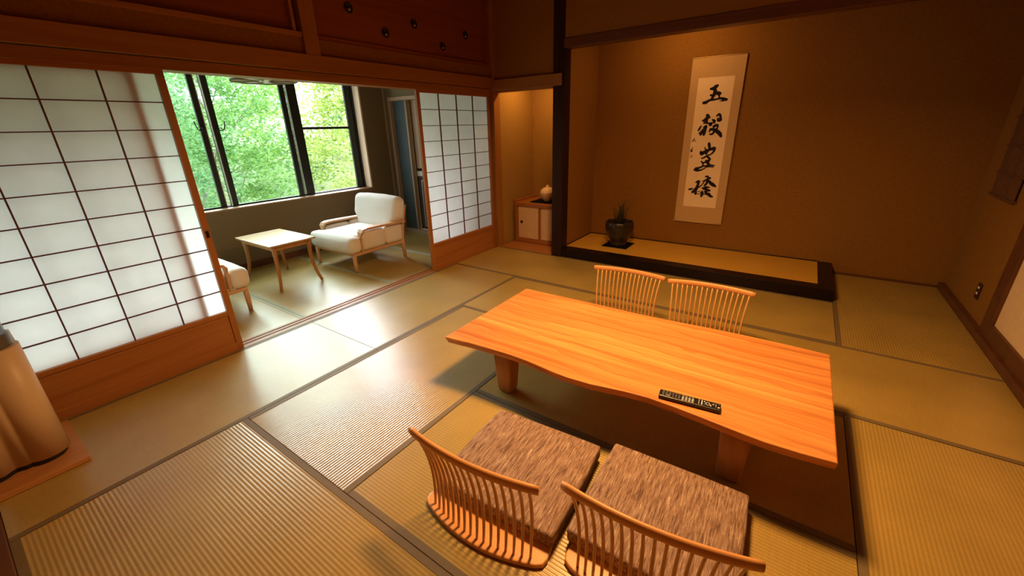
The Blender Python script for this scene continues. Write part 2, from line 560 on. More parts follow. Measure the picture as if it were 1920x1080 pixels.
# trim of the west side
t = struct(B(-0.135, 0.0, -4.65, -0.02, 1.895, 1.957, 0.002).build('trim_1', M['trim_y']))   # grooved head rail
struct(B(-0.09, 0.028, -4.65, 0.028, 1.962, 2.075, 0.003).build('trim_2', M['trim_y']))      # long tie rail
struct(B(-0.04, 0.84, -0.03, 0.0, 1.935, 2.052, 0.003).build('trim_3', M['trim_x']))
struct(B(0.84, 0.942, -0.03, -0.012, 1.935, 2.052, 0.002).build('trim_3', M['trim_x']))
struct(B(0.0, 0.84, 0.0, 0.075, 1.915, 1.955, 0.002).build('trim_4', M['trim_x']))
struct(B(-0.10, 0.03, -0.035, 0.09, FZ, 2.95, 0.004).build('trim_5', M['trim_z']))           # corner post
struct(B(-0.08, 0.026, -2.342, -2.222, 2.075, 2.95, 0.003).build('trim_6', M['trim_z']))     # short post over the rail
struct(B(0.828, 0.965, -0.012, 0.15, FZ, 2.95, 0.010).build('trim_7', M['post_wood']))       # dark alcove post
struct(B(0.955, 4.54, -0.01, 0.12, 2.285, 2.375, 0.004).build('trim_8', M['beam_wood']))     # beam over the tokonoma
# ledges and frames of the two transom boards
mb = MB()
mb.box(-0.06, 0.012, -4.65, -2.342, 2.190, 2.222, 0.002)
mb.box(-0.06, 0.004, -2.40, -2.375, 2.222, 2.95, 0.002)
struct(mb.build('trim_9', M['trim_y']))
mb = MB()
mb.box(-0.06, -0.012, -2.222, -0.035, 2.190, 2.222, 0.002)
mb.box(-0.06, -0.012, -0.10, -0.035, 2.222, 2.95, 0.002)
struct(mb.build('trim_10', M['red_board']))
struct(B(-0.056, -0.035, -4.65, -2.40, 2.222, 2.95).build('trim_11', M['red_board']))
mb = B(-0.056, -0.030, -2.222, -0.10, 2.222, 2.95)
board = struct(mb.build('trim_12', M['red_board']))
for i, (yy, zz) in enumerate([(-1.874, 2.464), (-1.520, 2.335), (-1.167, 2.459), (-0.795, 2.318), (-0.429, 2.469)]):
    rot = Matrix.Translation((-0.030, yy, zz)) @ Matrix.Rotation(math.pi / 2, 4, 'Y')
    o = MB().lathe([(0.041, -0.004), (0.041, 0.004), (0.034, 0.006), (0.028, 0.001), (0.001, 0.0005)], sides=28, mat=rot).build('round_inlay', M['inlay'], board)  # dark disc stands in for the shade inside a round cutout
    d = MB().lathe([(0.010, 0.0), (0.009, 0.006), (0.001, 0.008)], sides=14, mat=Matrix.Translation((0, 0.008, -0.012)) @ rot).build('inlay_dot', M['inlay_dot'], o)  # painted glint: pale dot for light showing through the cutout

# threshold with two grooves, between room and veranda
mb = MB()
for x0, x1, z1 in ((-0.135, -0.108, 0.004), (-0.108, -0.092, -0.002), (-0.092, -0.062, 0.004), (-0.062, -0.046, -0.002), (-0.046, 0.0, 0.004)):
    mb.box(x0, x1, -4.65, -0.035, FZ, z1, 0.0008)
struct(mb.build('trim_13', M['trim_y']))
# low rails on the other walls
struct(B(4.495, 4.545, -4.65, 0.92, FZ, 0.055, 0.004).build('baseboard_east', M['beam_wood']))
struct(B(-0.12, 4.54, -4.66, -4.545, FZ, 0.012, 0.004).build('baseboard_south', M['beam_wood']))
struct(B(3.68, 4.50, 0.902, 0.925, FZ, 0.018, 0.002).build('baseboard_north', M['beam_wood']))
struct(B(0.03, 0.828, 0.0, 0.345, FZ, 0.004, 0.001).build('trim_14', M['cab_wood']))         # alcove floor board
mb = MB()
mb.box(4.515, 4.66, -0.372, -0.22, 0.0, 1.95, 0.004)
mb.box(4.515, 4.66, -4.65, -0.372, 0.0, 0.158, 0.004)
mb.box(4.515, 4.66, -4.65, -0.372, 1.90, 1.98, 0.004)
fr = struct(mb.build('door_1', M['beam_wood']))
B(4.535, 4.56, -1.35, -0.372, 0.158, 1.90).build('door_panel', M['fusuma'], fr)
B(4.545, 4.57, -2.40, -1.34, 0.158, 1.90).build('door_panel', M['fusuma'], fr)
struct(B(4.60, 4.66, -4.65, -0.372, FZ, 1.95).build('wall_behind_sliding_door', M['plaster']))

# ---------------------------------------------------------------- veranda shell
mb = MB()
mb.box(-2.28, -2.05, -4.80, 0.02, FZ, 0.725)
mb.box(-2.28, -2.05, -4.80, 0.02, 2.20, 2.42)
mb.box(-2.28, -2.05, -0.388, 0.02, 0.725, 2.20)
mb.box(-2.28, -2.05, -4.80, -4.44, 0.725, 2.20)
struct(mb.build('wall_veranda_west', M['plaster_veranda']))
mb = MB()
mb.box(-2.20, -1.93, 0.02, 0.10, FZ, 2.42)
mb.box(-1.93, -0.10, 0.02, 0.10, 1.975, 2.42)
struct(mb.build('wall_veranda_north', M['plaster_veranda']))
struct(B(-2.20, -0.12, -4.80, -4.66, FZ, 2.42).build('wall_veranda_south', M['plaster_veranda']))
struct(B(-2.05, -2.035, -4.66, 0.02, 0.0, 0.075, 0.002).build('baseboard_veranda', M['beam_wood']))
struct(B(-2.05, -2.025, -0.003, 0.02, 0.0, 2.32, 0.002).build('trim_15', M['brown_panel']))

# door frame to the washroom at the north end of the veranda
dr = snode('door_2', (-1.9, 0.02, 0))
mb = MB()
mb.box(-1.945, -1.905, 0.0, 0.12, 0.0, 1.98, 0.002)
mb.box(-1.905, -0.14, 0.0, 0.12, -0.005, 0.045, 0.002)
mb.build('door_frame', M['brown_panel'], dr)
B(-1.905, -0.14, -0.002, 0.12, 1.925, 1.975, 0.002).build('door_head', M['pale_wood_y'], dr)
B(-1.905, -1.645, 0.06, 0.09, 0.045, 1.925, 0.002).build('door_leaf', M['teal_door'], dr)
mb = MB()
mb.box(-1.645, -1.615, 0.045, 0.10, 0.045, 1.925, 0.002)
mb.build('door_stile', M['brown_panel'], dr)
struct(B(-1.615, -0.12, 0.42, 0.48, FZ, 1.95).build('wall_washroom', M['brown_panel']))
struct(B(-1.610, -0.12, 0.135, 0.18, 0.975, 1.95).build('wall_washroom_upper', M['brown_panel']))
struct(B(-1.66, -1.62, 0.12, 0.48, FZ, 1.95).build('wall_washroom', M['plaster_veranda']))
van = thing('washroom_cabinet', 'dark low cabinet with pale counter in the washroom doorway', 'cabinet', (-1.0, 0.3, 0.0))
B(-1.60, -0.30, 0.135, 0.41, 0.045, 0.86, 0.003).build('body', M['dark_cabinet'], van)
B(-1.61, -0.29, 0.12, 0.415, 0.86, 0.935, 0.006).build('counter', M['counter'], van)
for k in range(3):
    x0 = -1.53 + k * 0.42
    mb = MB()
    mb.box(x0, x0 + 0.38, 0.125, 0.136, 0.09, 0.80, 0.002)
    d = mb.build('door', M['dark_cabinet'], van)
    mb = MB()
    for a in (0.0, 0.36):
        mb.box(x0 + a, x0 + a + 0.014, 0.118, 0.126, 0.09, 0.80)
    for a in (0.09, 0.786):
        mb.box(x0 + 0.014, x0 + 0.36, 0.118, 0.126, a, a + 0.014)
    mb.build('door_edge', M['counter'], d)

# ---------------------------------------------------------------- window
win = snode('window_1', (-2.12, -2.4, 0.74))
mb = MB()
mb.box(-2.27, -2.044, -0.412, -0.388, 0.735, 2.20, 0.002)
mb.box(-2.27, -2.044, -4.44, -4.41, 0.735, 2.20, 0.002)
mb.build('window_frame', M['pale_wood'], win)
B(-2.27, -2.046, -4.44, -0.388, 0.718, 0.734, 0.002).build('window_sill', M['pale_wood_y'], win)
mb = MB()
mb.box(-2.25, -2.175, -0.436, -0.412, 0.738, 2.19, 0.002)
mb.box(-2.25, -2.175, -4.41, -0.412, 2.175, 2.20, 0.002)
mb.box(-2.25, -2.175, -4.41, -0.436, 0.738, 0.746, 0.001)
mb.box(-2.25, -2.175, -4.41, -4.37, 0.738, 2.19, 0.002)
mb.build('window_track', M['black_metal'], win)


def WY(y):
    return -4.318 + (y + 4.318) * 1.0149


def sash(y0, y1, x, ws0, ws1, gl, bar=None):
    y0, y1, x = WY(y0), WY(y1), x - 0.08
    mb = MB()
    mb.box(x - 0.016, x + 0.016, y0, y0 + ws0, 0.746, 2.175, 0.004)
    mb.box(x - 0.016, x + 0.016, y1 - ws1, y1, 0.746, 2.175, 0.004)
    mb.box(x - 0.014, x + 0.014, y0 + ws0, y1 - ws1, 0.746, 0.754, 0.002)
    mb.box(x - 0.014, x + 0.014, y0 + ws0, y1 - ws1, 2.145, 2.175, 0.002)
    if bar:
        mb.box(x - 0.014, x + 0.014, y0 + ws0, y1 - ws1, bar - 0.016, bar + 0.016, 0.003)
    s = mb.build('sash', M['black_metal'], win)
    B(x - 0.003, x + 0.003, y0 + ws0, y1 - ws1, 0.754, 2.145).build('pane', gl, s)
    return s


s1 = sash(-4.35, -2.352, -2.105, 0.05, 0.062, M['glass'])
s2 = sash(-2.290, -1.424, -2.105, 0.060, 0.066, M['glass'])
s3 = sash(-1.384, -0.495, -2.130, 0.118, 0.098, M['glass_clear'], bar=1.579)
s4 = sash(-2.352, -2.290, -2.14, 0.005, 0.005, M['glass_clear'])
s5 = sash(-1.424, -1.384, -2.14, 0.003, 0.003, M['glass_clear'])  # added sliver of clear glass, its brightness imitates a lit stile side
for yy, gx in ((WY(-1.384), -2.192), (WY(-2.352) + 0.0, -2.168), (WY(-2.29), -2.168)):
    B(gx - 0.01, gx + 0.0005, yy - 0.009, yy - 0.0005, 0.754, 2.145, 0.001).build('edge_strip', M['grey_metal'], win)
for s, yy, sg in ((s1, WY(-2.383), -1), (s2, WY(-2.262), 1)):
    mb = MB()
    LXX = -0.08
    mb.tube([(-2.085, yy, 1.572), (-2.060, yy, 1.572), (-2.052, yy + sg * 0.035, 1.570), (-2.052, yy + sg * 0.062, 1.580), (-2.052, yy + sg * 0.074, 1.610), (-2.052, yy + sg * 0.084, 1.665)], 0.006, 8)
    mb.tube([(-2.06, yy + sg * 0.010, 1.575), (-2.058, yy + sg * 0.022, 1.60), (-2.058, yy + sg * 0.040, 1.595), (-2.058, yy + sg * 0.044, 1.575)], 0.004, 8)
    mb.box(-2.092, -2.082, yy - 0.016, yy + 0.016, 1.54, 1.61, 0.004)
    for v in mb.bm.verts:
        v.co.x += LXX
    mb.build('window_latch', M['black_metal'], s)

# ================================================================ TATAMI
def mat_obj(x0, x1, y0, y1, axis, label, z=0.0, th=0.03, edge='heri', cloth='tatami_', group='tatami mats of the main room', e=(1, 1)):
    g = 0.0015
    x0 += g; x1 -= g; y0 += g; y1 -= g
    c = ((x0 + x1) / 2, (y0 + y1) / 2, z - th)
    t = thing('tatami_mat', label, 'tatami mat', c, 0, group)
    B(x0, x1, y0, y1, z - th, z, 0.002).build('rush_surface', M[cloth + axis], t)
    w = 0.030
    for k in (0, 1):
        if not e[k]:
            continue
        if axis == 'x':
            ya, yb = (y0, y0 + w) if k == 0 else (y1 - w, y1)
            B(x0, x1, ya, yb, z - 0.004, z + 0.0018, 0.0008).build('cloth_border', M[edge], t)
        else:
            xa, xb = (x0, x0 + w) if k == 0 else (x1 - w, x1)
            B(xa, xb, y0, y1, z - 0.004, z + 0.0018, 0.0008).build('cloth_border', M[edge], t)
    return t


X1, X2, X4, X5 = 0.894, 1.838, 3.680, 4.496
Y1, Y2, Y3, Y4, Y5 = -0.892, -1.800, -2.734, -3.638, -4.545
mat_obj(0.0, X2, Y1, 0.0, 'x', 'tatami mat in front of the small alcove with the cabinet')
mat_obj(X2, X4, Y1, 0.0, 'x', 'tatami mat running along the black edge of the scroll alcove platform')
mat_obj(0.0, X1, Y3, Y1, 'y', 'tatami mat along the open threshold, its far end by the closed narrow paper screen')
mat_obj(0.0, X1, Y5, Y3, 'y', 'tatami mat below the wide paper screens on the left, under the air purifier board')
mat_obj(X1, 2.720, Y2, Y1, 'x', 'tatami mat under the far left corner of the low table')
mat_obj(2.720, X5, Y2, Y1, 'x', 'tatami mat right of the far floor chairs, ending at the right wall')
mat_obj(X1, X2, Y4, Y2, 'y', 'bright tatami mat in the middle, left of the low table and front floor chairs')
mat_obj(X2, X4, Y3, Y2, 'x', 'shaded tatami mat directly under the low table')
mat_obj(X2, X4, Y4, Y3, 'x', 'tatami mat under the two front floor chairs and their cushions')
mat_obj(X4, X5, Y4, Y2, 'y', 'tatami mat at the right edge beside the end of the low table')
mat_obj(X1, 2.740, Y5, Y4, 'x', 'nearest tatami mat at the bottom left, with wide warm ridges')
mat_obj(2.740, X5, Y5, Y4, 'x', 'tatami mat behind the front right floor chair, at the bottom edge')
mat_obj(X4, X5, Y1, 0.902, 'y', 'tatami mat in the far right corner beside the black platform end', e=(1, 0))
GV = 'tatami mats of the veranda'
for ya, yb, lb in ((-0.79, 0.0, 'short tatami mat at the washroom door of the veranda'), (-1.73, -0.79, 'veranda tatami mat under the cream armchair'),
                   (-2.72, -1.73, 'veranda tatami mat under the small square side table'), (-3.66, -2.72, 'veranda tatami mat under the armchair hidden by the screens'),
                   (-4.60, -3.66, 'veranda tatami mat behind the wide paper screens')):
    mat_obj(-2.035, -0.135, ya, yb, 'x', lb, edge='heri_green', group=GV)

# ================================================================ TOKONOMA PLATFORM
pl = thing('alcove_platform', 'raised black lacquered alcove platform with orange rush top under the scroll', 'platform', (2.31, 0.46, 0.0))
mb = MB()
mb.box(0.967, 3.675, -0.004, 0.138, 0.001, 0.107, 0.004)
mb.box(3.552, 3.675, 0.138, 0.918, 0.001, 0.107, 0.004)
mb.box(0.946, 3.552, 0.897, 0.918, 0.001, 0.112, 0.002)
mb.box(0.946, 0.958, 0.152, 0.897, 0.001, 0.112, 0.002)
mb.build('black_frame', M['black_wood'], pl)
B(0.958, 3.552, 0.1385, 0.897, 0.001, 0.105, 0.001).build('rush_top', M['goza'], pl)

# ================================================================ SHOJI SCREENS
def shoji(label, y0, y1, x, rows_z, cols_y, stile_l, stile_r, group='sliding paper screens'):
    t = thing('shoji_screen', label, 'sliding paper screen', (x, (y0 + y1) / 2, 0.004), 0, group)
    h = 0.015
    zb, zt = 0.315, 1.870
    for ya, yb in ((y0, y0 + stile_l), (y1 - stile_r, y1)):
        B(x - h, x + h, ya, yb, 0.004, 1.900, 0.002).build('stile', M['shoji_z'], t)
    for za, zc in ((zt, 1.900), (zb - 0.030, zb), (0.004, 0.060)):
        B(x - h, x + h, y0 + stile_l, y1 - stile_r, za, zc, 0.002).build('rail', M['shoji_y'], t)
    kb = B(x - 0.005, x + 0.006, y0 + stile_l, y1 - stile_r, 0.060, zb - 0.030).build('kick_board', M['shoji_y'], t)
    mb = MB()
    for y in cols_y:
        mb.box(x - 0.010, x + 0.004, y - 0.0034, y + 0.0034, zb, zt)
    for z in rows_z:
        mb.box(x - 0.0095, x + 0.0035, y0 + stile_l, y1 - stile_r, z - 0.0030, z + 0.0030)
    mb.build('lattice', M['lattice'], t)
    MB().poly([(x - 0.0115, y0 + stile_l, zb), (x - 0.0115, y1 - stile_r, zb), (x - 0.0115, y1 - stile_r, zt), (x - 0.0115, y0 + stile_l, zt)], [(0, 1, 2, 3)]).build('paper', M['paper'], t)
    return t


rows = [0.315 + 0.1556 * k for k in range(1, 10)]
front = shoji('wide paper screen on the left, the one nearer the room, reaching the opening', -4.43, -3.262, -0.030,
              rows, [-3.302 - 0.2600 * k for k in range(1, 5)], 0.035, 0.040)
B(-0.018, -0.012, -3.292, -3.272, 0.865, 0.915, 0.002).build('finger_pull', M['black_wood'], front)
shoji('paper screen stacked behind the left one, only its blurred shadow showing', -4.545, -3.402, -0.072,
      rows, [-3.42 - 0.26 * k - 0.10 for k in range(1, 4)], 0.035, 0.045)
shoji('narrower looking paper screen standing closed beside the small alcove', -1.235, -0.045, -0.030,
      rows, [-1.195 + 0.2775 * k for k in range(1, 4)], 0.042, 0.042)

# ================================================================ LOW TABLE
tb = thing('low_table', 'long low orange wood table with a live edge and four thick legs', 'table', (2.60, -2.27, 0.0))
front_edge = [(1.650, -2.768), (1.74, -2.757), (1.820, -2.746), (1.92, -2.738), (2.015, -2.731), (2.10, -2.727), (2.196, -2.729), (2.328, -2.742), (2.400, -2.750),
              (2.470, -2.752), (2.592, -2.742), (2.68, -2.724), (2.754, -2.709), (2.859, -2.697), (2.966, -2.700), (3.111, -2.712),
              (3.244, -2.725), (3.326, -2.731), (3.440, -2.724), (3.556, -2.709)]
back_edge = [(3.553, -1.808), (3.43, -1.803), (3.318, -1.801), (3.20, -1.801), (3.101, -1.804), (2.955, -1.811), (2.865, -1.817), (2.70, -1.832), (2.536, -1.839),
             (2.34, -1.838), (2.150, -1.836), (1.90, -1.840), (1.641, -1.843)]


def under(x, y):
    return (x, y + 0.030) if y < -2.2 else (x, y - 0.03)


mb = MB()
mb.prism(front_edge + back_edge, 0.287, 0.342, bev=0.007, inset_bottom=under, seg=3)
mb.build('table_top', M['slab'], tb)


def leg_shape(cx, cy, zt, wt, wb, dt, db, r=0.015):
    """tapering leg with rounded corners and a rounded foot"""
    m2 = MB()
    b2 = bmesh.new()
    prof = [(0.0, 0.80), (0.012, 0.93), (0.03, 1.0), (zt, None)]
    rings = []
    levels = [(0.0005, 0.82), (0.008, 0.92), (0.022, 0.98), (0.05, 1.0), (zt, 1.0)]
    for z, k in levels:
        f = z / zt
        hw = (wb + (wt - wb) * f) / 2 * k
        hd = (db + (dt - db) * f) / 2 * k
        rr = min(r, hw * 0.8, hd * 0.8)
        ring = []
        for q in range(4):
            sx, sy = ((1, 1), (-1, 1), (-1, -1), (1, -1))[q]
            for a in range(5):
                an = math.pi / 2 * (q + a / 4)
                ring.append(b2.verts.new((cx + sx * (hw - rr) + rr * math.cos(an), cy + sy * (hd - rr) + rr * math.sin(an), z)))
        rings.append(ring)
    n = len(rings[0])
    for i in range(len(rings) - 1):
        for k in range(n):
            b2.faces.new((rings[i][k], rings[i][(k + 1) % n], rings[i + 1][(k + 1) % n], rings[i + 1][k]))
    b2.faces.new(rings[0][::-1])
    b2.faces.new(rings[-1])
    m2._merge(b2, None, True)
    return m2


for (x, y) in ((1.992, -2.605), (3.225, -2.595), (1.992, -1.95), (3.225, -1.95)):
    leg_shape(x, y, 0.288, 0.125, 0.098, 0.12, 0.085).build('leg', M['slab_leg'], tb)

# ================================================================ REMOTE
rm = thing('remote_control', 'black remote control with small buttons lying on the low table', 'remote control', (3.022, -2.636, 0.343), math.radians(6.5))
B(-0.128, 0.128, -0.026, 0.026, 0.0005, 0.019, 0.004).build('body', M['black_plastic'], rm, local=True)


def btn(x, y, w, h, m):
    B(x - w / 2, x + w / 2, y - h / 2, y + h / 2, 0.0185, 0.0208, 0.0006).build('button', M[m], rm, local=True)


for k in range(3):
    for j in range(3):
        btn(-0.110 + 0.014 * k, -0.014 + 0.012 * j, 0.008, 0.004, 'button_grey')
btn(-0.088, -0.012, 0.004, 0.006, 'button_white')
for k in range(4):
    for j in range(4):
        btn(-0.026 + 0.0135 * k, -0.017 + 0.0105 * j, 0.009, 0.004, 'button_white' if (j < 3) else 'button_grey')
for k in range(3):
    for j in range(3):
        btn(-0.068 + 0.013 * k, -0.013 + 0.012 * j, 0.007, 0.003, 'button_grey')
btn(0.040, 0.0, 0.004, 0.036, 'button_grey')
btn(0.052, -0.002, 0.004, 0.034, 'button_white')
btn(0.062, 0.010, 0.005, 0.005, 'button_white')
btn(0.062, -0.010, 0.004, 0.004, 'button_grey')
mb = MB()
ring = [(0.076 + 0.009 * math.cos(a * math.pi / 6), 0.009 * math.sin(a * math.pi / 6), 0.0195) for a in range(13)]
mb.tube(ring, 0.0013, 6)
mb.build('button', M['button_white'], rm, local=True)
btn(0.088, -0.010, 0.004, 0.008, 'button_white')
btn(0.097, 0.004, 0.008, 0.010, 'button_grey')
btn(0.108, 0.0, 0.003, 0.026, 'button_grey')
btn(0.1195, 0.012, 0.004, 0.004, 'button_grey')
MB().lathe([(0.0042, 0.0185), (0.0040, 0.0212), (0.001, 0.0215)], c=(0.1195, -0.010, 0), sides=12).build('power_button', M['button_white'], rm, local=True)

# ================================================================ LEGLESS FLOOR CHAIRS
def rail_y(x):
    return -0.334 + 0.46 * x * x


def foot_y(x):
    return -0.303 + 0.75 * x * x


def floor_chair(label):
    t = thing('floor_chair', label, 'floor chair', (0, 0, 0), 0, 'legless floor chairs around the low table')
    # moulded seat board: curved back edge, lifted slightly off the mat
    back = [(x / 100, foot_y(x / 100) - 0.026) for x in range(-26, 27, 2)]
    side_r = [(0.283, -0.262), (0.289, -0.235), (0.270, -0.10), (0.262, 0.10), (0.255, 0.22), (0.235, 0.245)]
    side_l = [(-x, y) for x, y in side_r[::-1]]
    mb = MB()
    mb.prism(back + side_r + side_l, 0.0015, 0.024, bev=0.006, seg=3)
    mb.build('seat_board', M['chair_wood'], t, local=True)
    # top rail
    n = 24
    pts = [(-0.286 + 0.572 * k / n, rail_y(-0.286 + 0.572 * k / n), 0.416 + 0.004 * (1 - (2 * k / n - 1) ** 2)) for k in range(n + 1)]
    rad = [0.0140] * (n + 1)
    rad[0] = rad[-1] = 0.0125
    MB().tube(pts, rad, 14, flat=(0.80, 1.40)).build('top_rail', M['chair_wood'], t, local=True)
    for k in range(16):
        xb = -0.232 + 0.464 * k / 15
        xt = -0.252 + 0.504 * k / 15
        p0 = Vector((xb, foot_y(xb), 0.018))
        p1 = Vector((xb, foot_y(xb) + 0.035, 0.235))
        p2 = Vector((xt, rail_y(xt), 0.410))
        path = []
        for j in range(11):
            u = j / 10
            path.append((1 - u) ** 2 * p0 + 2 * u * (1 - u) * p1 + u * u * p2)
        rr = [0.0044 + 0.0022 * math.sin(math.pi * (0.1 + 0.8 * j / 10)) for j in range(11)]
        MB().tube(path, rr, 8).build('spindle', M['spindle_wood'], t, local=True)
    return t


fc = floor_chair('near left floor chair with spindle back, in front of the low table')
fc.location = (2.438, -3.190, 0.0)
fc.rotation_euler.z = math.radians(3.2)
c2 = copy_tree(fc)
c2['label'] = 'near right floor chair with spindle back, cut off by the bottom edge'
c2.location = (3.046, -3.083, 0.0)
c2.rotation_euler.z = math.radians(6.0)
c3 = copy_tree(fc)
c3['label'] = 'far floor chair behind the low table, the left one of the two by the alcove'
c3.location = (2.262, -1.600, 0.0)
c3.rotation_euler.z = math.radians(180 + 1)
c4 = copy_tree(fc)
c4['label'] = 'far floor chair behind the low table, the right one of the two by the alcove'
c4.location = (2.868, -1.612, 0.0)
c4.rotation_euler.z = math.radians(180 + 2)


def seat_cushion(label, loc, rz):
    o = MB().soft(-0.285, 0.285, -0.190, 0.345, 0.0, 0.066, r=0.012, puff=0.005, seg=3, wob=0.004, cuts=8).build('seat_cushion', M['seat_cloth'])
    o.location = loc
    o.rotation_euler.z = rz
    return tag(o, label, 'cushion', 'brown cushions on the near floor chairs')


seat_cushion('brown heathered square cushion on the near left floor chair', (2.440, -3.196, 0.0248), math.radians(3.6))
seat_cushion('brown heathered square cushion on the near right floor chair, nearer the remote', (3.043, -3.110, 0.0248), math.radians(1.5))

# ================================================================ ARMCHAIRS
def armchair(label):
    t = thing('armchair', label, 'armchair', (0, 0, 0), 0, 'cream armchairs on the veranda')
    W = 0.372
    for sx in (-1, 1):
        mb = MB()
        mb.tube([(sx * W, 0.340, 0.002), (sx * W, 0.340, 0.10), (sx * W, 0.338, 0.205)], [0.022, 0.026, 0.028], 10, flat=(1.0, 0.8))
        mb.build('leg', M['armchair_wood'], t, local=True)
        mb = MB()
        mb.tube([(sx * W, -0.385, 0.002), (sx * W, -0.362, 0.20), (sx * W, -0.400, 0.44), (sx * (W + 0.01), -0.465, 0.655)], [0.020, 0.026, 0.022, 0.014], 10, flat=(0.75, 1.1))
        mb.build('leg', M['armchair_wood'], t, local=True)
        # arm: flat bent band, over the side then down to the seat rail
        path = [(-0.405, 0.462), (-0.25, 0.470), (0.0, 0.478), (0.15, 0.480), (0.200, 0.472), (0.222, 0.445), (0.228, 0.40), (0.228, 0.215)]
        vs, fs = [], []
        x0, x1 = sx * 0.335, sx * 0.425
        for i, (y, z) in enumerate(path):
            a = Vector(path[max(i - 1, 0)])
            c = Vector(path[min(i + 1, len(path) - 1)])
            tn = (c - a).normalized()
            nn = Vector((-tn.y, tn.x)) * 0.012
            xi, xo = (x0, x1) if z > 0.40 else (sx * 0.352, sx * 0.392)
            for xx in (xi, xo):
                for sg in (1, -1):
                    vs.append((xx, y + sg * nn.x, z + sg * nn.y))
        for i in range(len(path) - 1):
            p, q = i * 4, (i + 1) * 4
            fs += [(p, p + 2, q + 2, q), (p + 1, q + 1, q + 3, p + 3), (p, q, q + 1, p + 1), (p + 2, p + 3, q + 3, q + 2)]
        e = (len(path) - 1) * 4
        fs += [(0, 1, 3, 2), (e, e + 2, e + 3, e + 1)]
        b2 = bmesh.new()
        vv = [b2.verts.new(v) for v in vs]
        for f in fs:
            b2.faces.new([vv[i] for i in f])
        bmesh.ops.recalc_face_normals(b2, faces=b2.faces[:])
        bmesh.ops.bevel(b2, geom=b2.edges[:], offset=0.004, segments=2, profile=0.5, affect='EDGES')
        m2 = MB()
        m2._merge(b2, None, False)
        m2.build('armrest', M['armchair_wood'], t, local=True)
    mb = MB()
    for sx in (-1, 1):
        mb.box(sx * W - 0.016, sx * W + 0.016, -0.39, 0.355, 0.192, 0.224, 0.006)
    mb.box(-W, W, 0.325, 0.355, 0.194, 0.222, 0.006)
    mb.box(-W, W, -0.385, -0.355, 0.194, 0.222, 0.006)
    mb.box(-W, W, -0.465, -0.440, 0.56, 0.62, 0.006)
    mb.build('seat_frame', M['armchair_wood'], t, local=True)
    mb = MB()
    mb.soft(-0.405, 0.405, 0.235, 0.395, 0.226, 0.405, r=0.05, puff=0.02, wob=0.006)
    mb.soft(-0.332, 0.332, -0.33, 0.335, 0.226, 0.408, r=0.04, puff=0.016, wob=0.006)
    for sx in (-1, 1):
        mb.soft(min(sx * 0.30, sx * 0.378), max(sx * 0.30, sx * 0.378), -0.115, 0.205, 0.228, 0.440, r=0.035, puff=0.010)
    mb.build('seat_cushion', M['armchair_cloth'], t, local=True)
    rot = Matrix.Translation((0, -0.325, 0.415)) @ Matrix.Rotation(math.radians(14), 4, 'X')
    mb = MB()
    def taper(c):
        k = min(1.0, max(0.0, (0.13 - c.z) / 0.12))
        k = k * k * (3 - 2 * k)
        return (c.x * (1 - 0.185 * k), c.y, c.z)
    mb.soft(-0.405, 0.405, -0.070, 0.100, -0.06, 0.350, r=0.060, puff=0.018, wob=0.008, mat=rot, cuts=9, fn=taper)
    for sx in (-1, 1):
        mb.soft(min(sx * 0.30, sx * 0.382), max(sx * 0.30, sx * 0.382), -0.385, -0.125, 0.228, 0.445, r=0.035, puff=0.008)
    mb.build('back_cushion', M['armchair_cloth'], t, local=True)
    return t


ac = armchair('cream upholstered armchair with wooden arms, whole in view beneath the window')
ac.location = (-1.120, -1.392, 0.003)
ac.rotation_euler.z = math.radians(180)
a2 = copy_tree(ac)
a2['label'] = 'cream upholstered armchair mostly hidden behind the left paper screens'
a2.location = (-1.095, -3.235, 0.003)
a2.rotation_euler.z = 0

# ================================================================ SIDE TABLE
st = thing('side_table', 'small square wooden side table with curved legs between the armchairs', 'table', (-1.245, -2.302, 0.0))
B(-1.625, -0.880, -2.540, -2.062, 0.474, 0.492, 0.004).build('table_top', M['side_top'], st)
mb = MB()
mb.box(-1.575, -0.930, -2.497, -2.478, 0.425, 0.474, 0.002)
mb.box(-1.575, -0.930, -2.124, -2.105, 0.425, 0.474, 0.002)
mb.box(-1.582, -1.563, -2.490, -2.112, 0.425, 0.474, 0.002)
mb.box(-0.942, -0.923, -2.490, -2.112, 0.425, 0.474, 0.002)
mb.build('apron', M['side_wood'], st)
st.location.z = 0.0
for sx, sy in ((-1, -1), (-1, 1), (1, -1), (1, 1)):
    cx, cy = (-1.573 if sx < 0 else -0.932), (-2.487 if sy < 0 else -2.115)
    pts, rr = [], []
    for k in range(9):
        u = k / 8
        out = 0.046 * (u ** 2.6) - 0.012 * math.sin(math.pi * u)
        pts.append((cx + sx * out, cy + sy * out * 0.8, 0.472 - 0.465 * u))
        rr.append(0.026 - 0.009 * u)
    MB().tube(pts, rr, 8, flat=(0.9, 0.9)).build('leg', M['side_wood'], st)

# ================================================================ VERANDA CEILING LAMP
LX, LY = -1.24, -2.06
lp = thing('ceiling_lamp', 'round white veranda lamp with a brown lattice, its rim peeping below the lintel', 'lamp', (LX, LY, 2.32))
MB().lathe([(0.07, 0.0), (0.07, -0.02), (0.02, -0.03), (0.02, -0.19), (0.24, -0.215), (0.285, -0.23), (0.295, -0.29), (0.285, -0.313), (0.01, -0.316)], c=(LX, LY, 2.32), sides=48).build('lamp_shade', M['lamp_paper'], lp)
mb = MB()
for a in range(7):
    an = a * math.pi * 2 / 7 + 0.25
    p = [(LX + r * math.cos(b), LY + r * math.sin(b), 1.999) for r, b in ((0.05, an), (0.280, an - 0.22), (0.280, an + 0.22))]
    mb.poly(p + [(x, y, z + 0.006) for x, y, z in p], [(0, 1, 2), (5, 4, 3), (0, 3, 4, 1), (1, 4, 5, 2), (2, 5, 3, 0)])
